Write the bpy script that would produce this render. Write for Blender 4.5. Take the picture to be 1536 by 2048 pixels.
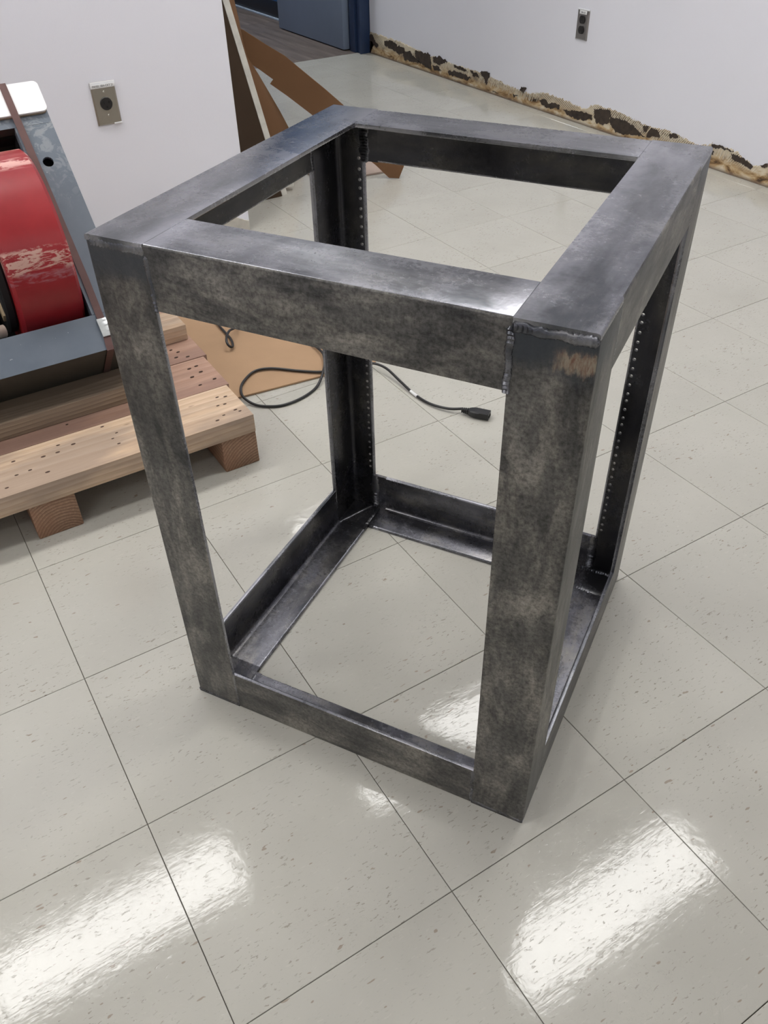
import bpy, bmesh, math, random
from mathutils import Vector, Matrix, noise
random.seed(7)
S = bpy.context.scene
for o in list(bpy.data.objects): bpy.data.objects.remove(o)
COL = S.collection
PI = math.pi

# ------------------------------------------------------------------ camera
cam = bpy.data.cameras.new('camera'); camo = bpy.data.objects.new('camera', cam); COL.objects.link(camo)
CR = ((0.8500, -0.5263, -0.0200), (-0.3506, -0.5370, -0.7673), (0.3931, 0.6592, -0.6410))
_x = Vector(CR[0]).normalized(); _z = Vector(CR[2]); _z = (_z - _z.dot(_x)*_x).normalized(); _y = _z.cross(_x)
camo.matrix_world = Matrix(((_x.x, -_y.x, -_z.x, .2801), (_x.y, -_y.y, -_z.y, -.1003), (_x.z, -_y.z, -_z.z, 1.0779), (0, 0, 0, 1)))
cam.sensor_fit = 'VERTICAL'; cam.sensor_height = 24.0; cam.lens = 24.0*1669.16/2048; cam.clip_start = .02
S.camera = camo
def project(p):
    d = Vector(p) - Vector((.2801, -.1003, 1.0779))
    z = d.dot(_z)
    return (768+1669.16*d.dot(_x)/z, 1024+1669.16*d.dot(_y)/z) if z > .05 else None

# ------------------------------------------------------------------ world, light, exposure
W = bpy.data.worlds.new('world'); S.world = W; W.use_nodes = True
W.node_tree.nodes['Background'].inputs[0].default_value = (.8, .85, 1, 1)
W.node_tree.nodes['Background'].inputs[1].default_value = .02
S.view_settings.view_transform = 'Standard'; S.view_settings.look = 'None'
S.view_settings.gamma = 1; S.view_settings.use_curve_mapping = False
S.view_settings.exposure = 0.88
LAMP = 10.5
LAMPS = [(2.00, .90), (1.92, 2.02), (.10, 2.00), (2.20, 3.86),
         (-1.8, .90), (-1.8, -1.1), (1.0, -2.9), (-1.8, 2.0)]  # these four are out of view, added for general illumination
CEIL = 2.75

# ------------------------------------------------------------------ materials
class NT:
    def __init__(s, name):
        s.m = bpy.data.materials.new(name); s.m.use_nodes = True; s.t = s.m.node_tree
        s.b = s.t.nodes['Principled BSDF']; s.i = s.b.inputs
    def n(s, t, **k):
        x = s.t.nodes.new(t)
        for a, v in k.items(): setattr(x, a, v)
        return x
    def l(s, a, b): s.t.links.new(a, b)
    def coord(s, kind='Object'): return s.n('ShaderNodeTexCoord').outputs[kind]
    def mapping(s, src, scale=(1, 1, 1), rot=(0, 0, 0), loc=(0, 0, 0)):
        m = s.n('ShaderNodeMapping'); s.l(src, m.inputs[0])
        m.inputs[1].default_value = loc; m.inputs[2].default_value = rot; m.inputs[3].default_value = scale
        return m.outputs[0]
    def noise(s, src, scale, detail=3, rough=.5, dist=0, out=0):
        x = s.n('ShaderNodeTexNoise'); s.l(src, x.inputs['Vector'])
        x.inputs['Scale'].default_value = scale; x.inputs['Detail'].default_value = detail
        x.inputs['Roughness'].default_value = rough; x.inputs['Distortion'].default_value = dist
        return x.outputs[out]
    def ramp(s, src, *stops):
        r = s.n('ShaderNodeValToRGB'); e = r.color_ramp.elements
        for k, (p, c) in enumerate(stops):
            if k > 1: e.new(p)
            e[k].position = p; e[k].color = (*c, 1) if isinstance(c, tuple) else (c, c, c, 1)
        s.l(src, r.inputs[0]); return r.outputs[0]
    def mix(s, f, a, b, mode='MIX'):
        x = s.n('ShaderNodeMix', data_type='RGBA', blend_type=mode)
        for v, k in ((f, 0), (a, 6), (b, 7)):
            if isinstance(v, (int, float)): x.inputs[k].default_value = v
            elif isinstance(v, tuple): x.inputs[k].default_value = (*v, 1)
            else: s.l(v, x.inputs[k])
        return x.outputs[2]
    def math(s, op, a, b=0.0, c=None):
        x = s.n('ShaderNodeMath', operation=op)
        for v, k in ((a, 0), (b, 1), (c, 2)):
            if v is None: continue
            if isinstance(v, (int, float)): x.inputs[k].default_value = v
            else: s.l(v, x.inputs[k])
        return x.outputs[0]
    def rnd(s): return s.n('ShaderNodeObjectInfo').outputs['Random']
    def set(s, **k):
        for a, v in k.items():
            q = s.i[a.replace('_', ' ')]
            if isinstance(v, (int, float)): q.default_value = v
            elif isinstance(v, tuple): q.default_value = (*v, 1)
            else: s.l(v, q)
    def bump(s, h, strength=.3, dist=.001):
        x = s.n('ShaderNodeBump'); x.inputs['Strength'].default_value = strength
        x.inputs['Distance'].default_value = dist; s.l(h, x.inputs['Height']); s.l(x.outputs[0], s.i['Normal'])

def plain(name, col, rough=.5, metal=0.0, bump=0.0, var=.08, scale=30):
    m = NT(name); c = m.coord()
    n = m.noise(c, scale, 4, .6)
    d = tuple(max(0, v*(1-var*2)) for v in col); u = tuple(min(1, v*(1+var)) for v in col)
    m.set(Base_Color=m.ramp(n, (.3, d), (.7, u)), Roughness=rough, Metallic=metal)
    if bump: m.bump(n, bump, .001)
    return m.m

def wall_paint(name, col):
    m = NT(name); c = m.coord()
    n = m.noise(c, 1.3, 3, .5)
    m.set(Base_Color=m.ramp(n, (.3, tuple(v*.97 for v in col)), (.7, col)), Roughness=.45, Specular_IOR_Level=.35)
    m.bump(m.noise(c, 260, 2, .5), .12, .001)
    return m.m
M_WALL = wall_paint('white_wall_paint', (.79, .79, .85))
M_CEIL = plain('ceiling_white', (.80, .80, .80), .9)

def tile_mat():
    m = NT('vinyl_tile'); g = m.n('ShaderNodeNewGeometry').outputs['Position']
    r = m.rnd()
    off = m.n('ShaderNodeCombineXYZ'); m.l(m.math('MULTIPLY', r, 37.0), off.inputs[2])
    va = m.n('ShaderNodeVectorMath', operation='ADD'); m.l(g, va.inputs[0]); m.l(off.outputs[0], va.inputs[1]); p = va.outputs[0]
    base = m.ramp(m.noise(p, 3.0, 5, .6), (.3, (.435, .422, .375)), (.7, (.495, .482, .432)))
    base = m.mix(m.math('MULTIPLY', r, .22), base, (.45, .44, .385))
    # chips: short streaks roughly along x, two sizes
    q1 = m.mapping(p, (105, 330, 60), (0, 0, .22))
    f1 = m.ramp(m.noise(q1, 1.0, 2.5, .55, .4), (.635, 0.0), (.675, 1.0))
    dens = m.ramp(m.noise(p, 9, 3, .6), (.42, .15), (.62, 1.0))
    base = m.mix(m.math('MULTIPLY', m.math('MULTIPLY', f1, dens), .62), base, (.15, .125, .09))
    q2 = m.mapping(p, (70, 210, 60), (0, 0, -.15), (3, 9, 1))
    f2 = m.ramp(m.noise(q2, 1.0, 2, .5, .3), (.67, 0.0), (.71, 1.0))
    base = m.mix(m.math('MULTIPLY', f2, .13), base, (.66, .64, .57))
    q3 = m.mapping(p, (50, 135, 40), (0, 0, .35), (11, 2, 5))
    f3 = m.ramp(m.noise(q3, 1.0, 1.5, .5, .2), (.725, 0.0), (.75, 1.0))
    base = m.mix(m.math('MULTIPLY', f3, .6), base, (.22, .155, .105))
    # scuffs and traffic dirt
    q4 = m.mapping(g, (7, 7, 7), (0, 0, 0), (2, 2, 0))
    w = m.noise(q4, 1.0, 6, .7, 2.2)
    s4 = m.ramp(m.math('ABSOLUTE', m.math('SUBTRACT', w, .5)), (0.0, 1.0), (.006, 0.0))
    s5 = m.ramp(m.noise(g, 2.2, 3, .5), (.55, 0.0), (.68, 1.0))
    base = m.mix(m.math('MULTIPLY', m.math('MULTIPLY', s4, s5), .35), base, (.22, .20, .17))
    dirt = m.ramp(m.noise(g, 1.1, 5, .65), (.45, 0.0), (.75, 1.0))
    base = m.mix(m.math('MULTIPLY', dirt, .14), base, (.30, .28, .24))
    rough = m.ramp(m.noise(g, 14, 6, .7), (.3, .055), (.75, .098))
    m.set(Base_Color=base, Roughness=rough, Specular_IOR_Level=.33)
    h1 = m.noise(g, 55, 3, .55); h2 = m.noise(m.mapping(g, (20, 300, 20), (0, 0, .5)), 1.0, 3, .6)
    h = m.math('ADD', m.math('MULTIPLY', h1, 1.0), m.math('MULTIPLY', h2, .25))
    h = m.math('SUBTRACT', h, m.math('MULTIPLY', f1, .3))
    m.bump(h, .13, .0012)
    return m.m
M_TILE = tile_mat()
M_GROUT = plain('tile_joint', (.13, .115, .095), .8)

def steel(name, lo, hi, warm, metal, r0, r1, axis=0, spec=.5, pitlo=.55, heat=False, bmp=.35, grind=False):
    m = NT(name); c = m.coord(); g = c
    big = m.noise(g, 9, 4, .6, .6)
    st = [7, 7, 7]; st[axis] = 1.6
    streak = m.noise(m.mapping(g, tuple(v*6 for v in st)), 1.0, 4, .6)
    fine = m.noise(g, 190, 5, .75)
    a = m.math('ADD', m.math('MULTIPLY', big, .55), m.math('MULTIPLY', streak, .45))
    t = m.ramp(a, (.38, 0.0), (.64, 1.0))
    base = m.mix(t, lo, hi)
    st2 = [26, 26, 26]; st2[axis] = 9
    wm = m.ramp(m.noise(m.mapping(g, tuple(st2)), 1.0, 6, .7, .35), (.46, 0.0), (.64, 1.0))
    wm = m.math('MULTIPLY', wm, m.ramp(big, (.38, .35), (.60, 1.0)))
    base = m.mix(m.math('MULTIPLY', wm, .80), base, warm)
    if grind:   # bright ground patches beside the flush joints of the top face
        sp = m.n('ShaderNodeSeparateXYZ'); m.l(c, sp.inputs[0])
        dx = m.math('ABSOLUTE', m.math('SUBTRACT', m.math('ABSOLUTE', m.math('SUBTRACT', sp.outputs[0], .27185)), .195))
        gm = m.ramp(m.math('ADD', dx, m.math('MULTIPLY', m.math('SUBTRACT', m.noise(c, 26, 5, .65), .5), .05)), (.004, 1.0), (.030, 0.0))
        base = m.mix(m.math('MULTIPLY', gm, .5), base, (.50, .50, .55))
    pit = m.ramp(fine, (.36, pitlo), (.60, 1.0))
    base = m.mix(1.0, base, pit, 'MULTIPLY')
    if heat:   # burnt, darker steel beside the top welds and a scorched tan patch under one of them
        sp = m.n('ShaderNodeSeparateXYZ'); m.l(c, sp.inputs[0]); nz = m.math('MULTIPLY', m.math('SUBTRACT', m.noise(c, 45, 4, .6), .5), .05)
        zz = m.math('ADD', sp.outputs[2], nz)
        hm = m.ramp(zz, (.698, 0.0), (.718, .8), (.735, .9), (.75, .6))
        base = m.mix(hm, base, (.045, .052, .062))
        n2 = m.math('MULTIPLY', m.math('SUBTRACT', m.noise(m.mapping(c, (160, 60, 60)), 1.0, 5, .7), .5), .030)
        xm = m.ramp(m.math('ADD', sp.outputs[0], n2), (.506, 0.0), (.516, 1.0))
        xm = m.math('MULTIPLY', xm, m.math('LESS_THAN', sp.outputs[1], .0015))
        hp = m.ramp(m.math('ADD', sp.outputs[2], n2), (.708, 0.0), (.713, 1.0), (.727, 1.0), (.731, 0.0))
        tan = m.ramp(m.noise(m.mapping(c, (240, 60, 60)), 1.0, 4, .7), (.35, (.20, .10, .065)), (.6, (.36, .31, .235)))
        base = m.mix(m.math('MULTIPLY', m.math('MULTIPLY', xm, hp), .8), base, tan)
    rr = m.ramp(m.math('ADD', m.math('MULTIPLY', big, .6), m.math('MULTIPLY', fine, .4)), (.35, r0), (.65, r1))
    m.set(Base_Color=base, Metallic=metal, Roughness=rr, Specular_IOR_Level=spec)
    m.bump(m.math('ADD', fine, m.math('MULTIPLY', big, .8)), bmp, .0009)
    return m.m
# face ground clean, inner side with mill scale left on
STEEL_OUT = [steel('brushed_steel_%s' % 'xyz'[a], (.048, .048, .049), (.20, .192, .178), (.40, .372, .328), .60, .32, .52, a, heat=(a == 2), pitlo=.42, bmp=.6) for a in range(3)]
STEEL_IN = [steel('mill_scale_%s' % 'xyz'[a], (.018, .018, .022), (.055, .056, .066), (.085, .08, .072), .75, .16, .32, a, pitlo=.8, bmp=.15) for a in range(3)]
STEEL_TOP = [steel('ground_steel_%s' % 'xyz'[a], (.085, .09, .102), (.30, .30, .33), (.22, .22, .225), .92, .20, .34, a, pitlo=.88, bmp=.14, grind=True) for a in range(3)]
STEEL_LOW = [steel('lighter_mill_scale_%s' % 'xyz'[a], (.045, .046, .055), (.15, .15, .17), (.19, .18, .165), .85, .18, .36, a, pitlo=.85, bmp=.12) for a in range(3)]  # bottom rails: lighter, more metallic mill scale
M_WELD = steel('weld_metal', (.085, .09, .105), (.30, .30, .32), (.16, .15, .13), .85, .2, .38, 2, pitlo=.8)

def wood(name, light, dark, rings=95.0, knots=.5, stain=None):
    """solid wood: growth rings around a line parallel to local X"""
    m = NT(name); c = m.coord(); r = m.rnd()
    sep = m.n('ShaderNodeSeparateXYZ'); 
    wob = m.noise(m.mapping(c, (1.2, 9, 9)), 1.0, 3, .5, 0, 1)
    va = m.n('ShaderNodeVectorMath', operation='MULTIPLY_ADD'); m.l(wob, va.inputs[0]); va.inputs[1].default_value = (.02, .03, .03); m.l(c, va.inputs[2])
    m.l(va.outputs[0], sep.inputs[0])
    y = m.math('ADD', sep.outputs[1], m.math('MULTIPLY_ADD', r, .10, -.02)); z = m.math('ADD', sep.outputs[2], m.math('MULTIPLY_ADD', r, .05, .035))
    d = m.math('SQRT', m.math('ADD', m.math('MULTIPLY', y, y), m.math('MULTIPLY', z, z)))
    w = m.math('FRACT', m.math('MULTIPLY', d, rings))
    ring = m.ramp(w, (0.0, 0.0), (.72, .75), (.86, 1.0), (.97, .1))
    col = m.mix(ring, light, dark)
    fib = m.noise(m.mapping(c, (14, 260, 260)), 1.0, 3, .6)
    col = m.mix(m.ramp(fib, (.35, .35), (.7, 0.0)), col, tuple(v*.62 for v in dark))
    blotch = m.ramp(m.noise(m.mapping(c, (3, 11, 11)), 1.0, 4, .6), (.43, 0.0), (.60, 1.0))
    col = m.mix(m.math('MULTIPLY', blotch, .62), col, stain or tuple(v*.6 for v in dark))
    kn = m.ramp(m.noise(m.mapping(c, (16, 40, 16)), 1.0, 1, .5), (.75, 0.0), (.80, 1.0))
    col = m.mix(m.math('MULTIPLY', kn, knots), col, (.10, .045, .025))
    m.set(Base_Color=col, Roughness=.68, Specular_IOR_Level=.3)
    m.bump(m.math('ADD', fib, m.math('MULTIPLY', ring, .8)), .3, .001)
    return m.m
M_PINE = wood('pale_pine', (.73, .555, .40), (.57, .40, .265), 75, .7, (.27, .21, .175))
M_PINK = wood('reddish_pine', (.53, .34, .25), (.42, .25, .18), 60, .5, (.26, .16, .13))
M_RIDGE = wood('ridged_board_wood', (.42, .33, .235), (.20, .14, .09), 150, .5, (.26, .2, .15))
M_END = wood('fir_stringer', (.42, .27, .175), (.20, .11, .07), 160, .3, (.30, .15, .09))
M_NAIL = plain('nail_hole_dark', (.06, .03, .02), .8)

def cardboard(name, col):
    m = NT(name); c = m.coord()
    fl = m.noise(m.mapping(c, (400, 8, 8)), 1.0, 2, .5)
    n = m.noise(c, 5, 4, .6)
    m.set(Base_Color=m.ramp(n, (.3, tuple(v*.86 for v in col)), (.7, col)), Roughness=.75, Specular_IOR_Level=.25)
    m.bump(m.math('ADD', fl, m.math('MULTIPLY', n, 2)), .15, .001)
    return m.m
M_CARD = cardboard('brown_cardboard', (.17, .088, .042))  # colour lowered to carry the shade behind the partition
M_CARD_D = cardboard('shaded_dark_cardboard', (.055, .034, .020))  # dark brown, lowered further to hold the shade by the wall end
M_CARD_F = cardboard('tan_cardboard', (.44, .285, .17))
M_CARD_P = cardboard('pale_cardboard', (.47, .37, .31))
M_CREAM = plain('cream_panel_edge', (.66, .64, .575), .6)
M_PANEL = plain('panel_brown_back', (.20, .13, .08), .7)
M_BLACKRUB = plain('black_rubber', (.012, .012, .013), .38)
M_BLUEDOOR = plain('grey_blue_door_paint', (.21, .26, .35), .45, var=.04, scale=2)
M_BLUEFRAME = plain('dark_blue_frame_paint', (.022, .042, .10), .4)
M_HALLWALL = plain('hall_blue_wall', (.03, .11, .27), .5)
M_HALLBASE = plain('hall_black_base', (.018, .02, .027), .4)
M_PALE = plain('pale_base_strip', (.42, .5, .6), .5)  # thin pale strip along the foot of the hall baseboard
M_BRASS = plain('dark_hinge_metal', (.03, .035, .035), .5, .5)

def hall_wood():
    m = NT('hall_plank'); c = m.coord(); r = m.rnd()
    f = m.noise(m.mapping(c, (22, 2.0, 8)), 1.0, 5, .65, .4)
    col = m.ramp(f, (.35, (.085, .065, .055)), (.65, (.19, .155, .135)))
    m.set(Base_Color=m.mix(m.math('MULTIPLY', r, .3), col, (.10, .08, .07)), Roughness=.5)
    return m.m
M_HALLWOOD = hall_wood()

def paint_grey():
    m = NT('blue_grey_machine_paint'); c = m.coord()
    n = m.noise(c, 60, 5, .65)
    base = m.ramp(m.noise(c, 6, 4, .6), (.35, (.098, .122, .155)), (.65, (.135, .16, .195)))
    z = m.n('ShaderNodeSeparateXYZ'); m.l(c, z.inputs[0])
    up = m.ramp(z.outputs[2], (.20, 0.0), (.34, 1.0))
    chip = m.ramp(m.noise(c, 34, 6, .7, 1.2), (.50, 0.0), (.58, 1.0))
    base = m.mix(m.math('MULTIPLY', m.math('MULTIPLY', chip, up), .6), base, (.30, .32, .33))
    chip2 = m.ramp(m.noise(c, 120, 2, .5), (.72, 0.0), (.75, 1.0))
    base = m.mix(m.math('MULTIPLY', chip2, .6), base, (.5, .52, .52))
    m.set(Base_Color=base, Roughness=.48)
    m.bump(n, .12, .001)
    return m.m
M_GREY = paint_grey()

def red_paint():
    m = NT('red_drum_paint'); c = m.coord()
    sp = m.n('ShaderNodeSeparateXYZ'); m.l(c, sp.inputs[0]); z = sp.outputs[2]; y = sp.outputs[1]
    base = m.ramp(m.noise(c, 8, 4, .6), (.3, (.25, .008, .013)), (.7, (.34, .018, .023)))
    band = m.math('MULTIPLY', m.ramp(m.math('ADD', z, m.math('MULTIPLY', m.noise(c, 30, 3), .02)), (.032, 0.0), (.040, 1.0), (.072, 1.0), (.078, 0.0)), m.math('LESS_THAN', y, 0.0))
    scr = m.ramp(m.noise(m.mapping(c, (22, 70, 95)), 1.0, 5, .7, .6), (.48, 0.0), (.53, 1.0))
    base = m.mix(m.math('MULTIPLY', m.math('MULTIPLY', scr, band), .85), base, (.62, .40, .33))
    band2 = m.math('MULTIPLY', m.ramp(z, (-.012, 0.0), (0.0, 1.0), (.028, 1.0), (.036, 0.0)), m.math('LESS_THAN', y, 0.0))
    scr2 = m.ramp(m.noise(m.mapping(c, (18, 60, 80), (0, .3, 0), (4, 4, 4)), 1.0, 5, .7, .5), (.47, 0.0), (.60, 1.0))
    base = m.mix(m.math('MULTIPLY', m.math('MULTIPLY', scr2, band2), .55), base, (.40, .22, .25))
    top = m.ramp(z, (.176, 0.0), (.181, 1.0), (.185, 1.0), (.187, .0))
    base = m.mix(m.math('MULTIPLY', m.math('MULTIPLY', scr, top), .9), base, (.75, .45, .40))
    m.set(Base_Color=base, Roughness=.36)
    m.bump(m.math('ADD', m.math('MULTIPLY', scr, band), m.noise(c, 20, 3)), .12, .001)
    return m.m
M_RED = red_paint()
M_UNDER = plain('dark_channel_side', (.050, .046, .038), .55)  # lower flange, darker and browner than the face paint
M_BLACK = plain('black_machine_steel', (.008, .008, .009), .75)
M_PAD = plain('white_coated_card', (.90, .885, .88), .35, var=.01)
M_PADCORE = plain('pad_brown_core', (.30, .24, .17), .8)
M_STRAP = plain('brown_steel_strap', (.115, .058, .052), .42, .2)
M_SEAL = plain('strap_seal_silver', (.72, .75, .75), .25, .6)
M_BEIGE = plain('beige_tube', (.45, .36, .30), .6)

M_PLATE = plain('stainless_plate', (.36, .33, .28), .30, .9, var=.02)
M_PLATE2 = plain('stainless_plate_far', (.34, .32, .31), .32, .9, var=.02)
M_LABEL = plain('label_tape_white', (.80, .80, .80), .3, var=.01)
M_FILM = plain('glossy_film_white', (.85, .86, .88), .12, .1, var=.01)
M_SOCKET = plain('black_socket', (.013, .011, .011), .35)
M_SLOT = plain('slot_black', (.002, .002, .002), .7)
M_INK = plain('label_ink', (.06, .06, .07), .5)
M_SCREW = plain('plate_screw', (.55, .52, .47), .25, .9)

def plaster():
    m = NT('torn_wall_paper_and_glue'); c = m.coord()
    sp = m.n('ShaderNodeSeparateXYZ'); m.l(c, sp.inputs[0]); z = sp.outputs[2]
    n1 = m.noise(m.mapping(c, (9, 9, 22)), 1.0, 5, .65, .7)
    base = m.ramp(n1, (.34, (.07, .045, .028)), (.42, (.30, .185, .09)), (.50, (.50, .36, .20)), (.62, (.68, .60, .46)))
    hi = m.ramp(m.math('ADD', z, m.math('MULTIPLY', m.noise(c, 14, 4, .6), .05)), (.055, 0.0), (.09, 1.0))
    base = m.mix(m.math('MULTIPLY', hi, .75), base, (.66, .59, .46))
    wv = m.math('SINE', m.math('MULTIPLY', m.math('ADD', m.math('ADD', sp.outputs[1], m.math('MULTIPLY', z, .75)), m.math('MULTIPLY', m.noise(c, 12, 2), .012)), 620.0))
    comb = m.math('MULTIPLY', m.ramp(wv, (.1, 0.0), (.5, 1.0)), m.math('MULTIPLY', hi, m.ramp(m.noise(m.mapping(c, (3, 5, 5)), 1.0, 2), (.40, 0.0), (.48, 1.0))))
    base = m.mix(m.math('MULTIPLY', comb, .92), base, (.09, .06, .04))
    low = m.ramp(z, (.004, 1.0), (.014, 0.0))
    base = m.mix(m.math('MULTIPLY', low, .8), base, (.16, .12, .10))
    m.set(Base_Color=base, Roughness=.85, Specular_IOR_Level=.2)
    m.bump(m.math('ADD', n1, m.math('MULTIPLY', comb, -.5)), .5, .003)
    return m.m
M_PLASTER = plaster()
def glue():
    m = NT('dark_adhesive'); c = m.coord()
    n = m.noise(c, 50, 4, .6)
    m.set(Base_Color=m.ramp(n, (.3, (.022, .014, .010)), (.7, (.06, .040, .028))), Roughness=.6)
    m.bump(n, .4, .002); return m.m
M_GLUE = glue()

def emit(name, col, s):
    m = NT(name); m.set(Base_Color=(.8, .8, .8), Emission_Color=col, Emission_Strength=s); return m.m
M_LAMP = emit('lamp_diffuser', (1.0, .985, .96), LAMP)
M_LAMPH = emit('added_hall_lamp', (.93, .97, 1.0), 26.0)

# ------------------------------------------------------------------ geometry helpers
class MB:
    def __init__(s): s.v = []; s.f = []; s.mi = []; s.sm = []
    def add(s, vs, fs, mi=0, sm=False):
        b = len(s.v); s.v += [tuple(v) for v in vs]
        for k, f in enumerate(fs):
            s.f.append([b+i for i in f]); s.mi.append(mi[k] if isinstance(mi, list) else mi); s.sm.append(sm)
        return s
    def box(s, x0, x1, y0, y1, z0, z1, mi=0, bev=0):
        if bev:
            bm = bmesh.new(); bmesh.ops.create_cube(bm, size=1)
            for v in bm.verts:
                v.co = Vector(((x0+x1)/2+v.co.x*(x1-x0), (y0+y1)/2+v.co.y*(y1-y0), (z0+z1)/2+v.co.z*(z1-z0)))
            bmesh.ops.bevel(bm, geom=list(bm.edges), offset=bev, segments=2, affect='EDGES', profile=.6)
            s.bm(bm, mi); return s
        vs = [(x, y, z) for x in (x0, x1) for y in (y0, y1) for z in (z0, z1)]
        return s.add(vs, [(0, 1, 3, 2), (4, 6, 7, 5), (0, 4, 5, 1), (2, 3, 7, 6), (0, 2, 6, 4), (1, 5, 7, 3)], mi)
    def bm(s, bm, mi=0, M=None, sm=False):
        bm.verts.index_update()
        s.add([(M @ v.co if M else v.co) for v in bm.verts], [[v.index for v in f.verts] for f in bm.faces], mi, sm); bm.free()
    def extrude(s, poly, fn, t0, t1, mi=0, mis=None):
        """poly: list of 2D points (ccw); fn(a,b,t)->xyz"""
        n = len(poly)
        vs = [fn(a, b, t0) for a, b in poly]+[fn(a, b, t1) for a, b in poly]
        fs = [tuple(range(n))[::-1], tuple(range(n, 2*n))]; mm = [mi, mi]
        for k in range(n):
            j = (k+1) % n; fs.append((k, j, n+j, n+k)); mm.append(mis[k] if mis else mi)
        return s.add(vs, fs, mm)
    def tube(s, pts, r, n=8, mi=0, closed=False):
        P = [Vector(p) for p in pts]; vs = []; up = Vector((0, 0, 1))
        for k, p in enumerate(P):
            t = (P[min(k+1, len(P)-1)]-P[max(k-1, 0)]).normalized()
            a = t.cross(up); a = a.normalized() if a.length > 1e-4 else Vector((1, 0, 0)); b = t.cross(a)
            rr = r(k) if callable(r) else r
            vs += [p+a*math.cos(2*PI*i/n)*rr+b*math.sin(2*PI*i/n)*rr for i in range(n)]
        fs = [(k*n+i, k*n+(i+1) % n, (k+1)*n+(i+1) % n, (k+1)*n+i) for k in range(len(P)-1) for i in range(n)]
        fs += [tuple(range(n)), tuple(range((len(P)-1)*n, len(P)*n))[::-1]]
        return s.add(vs, fs, mi, True)
    def cyl(s, c, axis, r, h, n=32, mi=0, bev=0):
        a = Vector(axis).normalized(); u = a.orthogonal().normalized(); w = a.cross(u); c = Vector(c)
        prof = [(0, -h/2), (r-bev, -h/2), (r, -h/2+bev), (r, h/2-bev), (r-bev, h/2), (0, h/2)] if bev else [(0, -h/2), (r, -h/2), (r, h/2), (0, h/2)]
        vs = []; fs = []
        for rr, z in prof[1:-1]:
            vs += [c+a*z+u*math.cos(2*PI*i/n)*rr+w*math.sin(2*PI*i/n)*rr for i in range(n)]
        m = len(prof)-2
        for k in range(m-1): fs += [(k*n+i, k*n+(i+1) % n, (k+1)*n+(i+1) % n, (k+1)*n+i) for i in range(n)]
        fs += [tuple(range(n))[::-1], tuple(range((m-1)*n, m*n))]
        return s.add(vs, fs, mi)
    def build(s, name, mats, parent=None, loc=None, rot=None, auto=True):
        me = bpy.data.meshes.new(name); me.from_pydata(s.v, [], s.f)
        for mt in (mats if isinstance(mats, (list, tuple)) else [mats]): me.materials.append(mt)
        bm = bmesh.new(); bm.from_mesh(me)
        for f, mi, sm in zip(bm.faces, s.mi, s.sm): f.material_index = mi
        bmesh.ops.recalc_face_normals(bm, faces=bm.faces)
        if auto:
            for f in bm.faces: f.smooth = True
            for e in bm.edges:
                e.smooth = len(e.link_faces) == 2 and e.calc_face_angle(3) < math.radians(38)
        bm.to_mesh(me); bm.free()
        o = bpy.data.objects.new(name, me); COL.objects.link(o)
        if parent: o.parent = parent
        if loc: o.location = loc
        if rot: o.rotation_euler = rot
        return o

def tag(o, label=None, cat=None, group=None, kind=None):
    if label: o['label'] = label
    if cat: o['category'] = cat
    if group: o['group'] = group
    if kind: o['kind'] = kind
    return o
def thing(name, label, cat, loc=(0, 0, 0), rot=(0, 0, 0), group=None):
    o = bpy.data.objects.new(name, None); o.empty_display_size = .05; COL.objects.link(o)
    o.location = loc; o.rotation_euler = rot
    return tag(o, label, cat, group)
def struct(o): o['kind'] = 'structure'; return o
def prism(poly, d, name, mat, parent=None, **k):
    """planar polygon of 3D points given a thickness along vector d"""
    m = MB(); n = len(poly); d = Vector(d)
    vs = [Vector(p) for p in poly]+[Vector(p)+d for p in poly]
    m.add(vs, [tuple(range(n)), tuple(range(n, 2*n))[::-1]]+[(i, (i+1) % n, n+(i+1) % n, n+i) for i in range(n)])
    return m.build(name, mat, parent, **k)

# ------------------------------------------------------------------ room shell
T = .3048
XR, YB = 3.10, 4.70
slab = MB().box(-3.3, XR+.12, -3.6, YB, -.06, -.0035).build('floor', M_GROUT); struct(slab)
def tile_mesh(w, h, name):
    bm = bmesh.new(); bmesh.ops.create_cube(bm, size=1)
    g = .0005
    for v in bm.verts:
        v.co = Vector((v.co.x*(w-2*g), v.co.y*(h-2*g), -.00175+v.co.z*.0035))
    top = [e for e in bm.edges if all(v.co.z > -.001 for v in e.verts)]
    bmesh.ops.bevel(bm, geom=top, offset=.0005, segments=1, affect='EDGES')
    me = bpy.data.meshes.new(name); bm.to_mesh(me); bm.free(); me.materials.append(M_TILE); return me
me_full = tile_mesh(T, T, 'tile'); me_col = tile_mesh(XR-10*T, T, 'tile_cut'); me_row = tile_mesh(T, YB-15*T, 'tile_cut_row'); me_cor = tile_mesh(XR-10*T, YB-15*T, 'tile_cut_corner')
rest = MB(); ntile = 0
for j in range(-12, 16):
    for i in range(-11, 11):
        x0, y0 = i*T, j*T
        x1 = XR if i == 10 else x0+T; y1 = YB if j == 15 else y0+T
        ps = [project((x, y, 0)) for x in (x0, (x0+x1)/2, x1) for y in (y0, (y0+y1)/2, y1)]
        vis = any(p and -60 < p[0] < 1596 and -60 < p[1] < 2108 for p in ps)
        if vis:
            me = me_cor if (i == 10 and j == 15) else me_col if i == 10 else me_row if j == 15 else me_full
            o = bpy.data.objects.new('tile', me); COL.objects.link(o); o.parent = slab
            o.location = ((x0+x1)/2, (y0+y1)/2, random.uniform(-.00025, 0))
            o.rotation_euler = (random.uniform(-1, 1)*.0004, random.uniform(-1, 1)*.0004, 0); ntile += 1
        else:
            rest.box(x0+.0007, x1-.0007, y0+.0007, y1-.0007, -.0035, 0)
o = rest.build('tile_field', M_TILE, slab); o['kind'] = 'stuff'
print('tiles', ntile)

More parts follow.
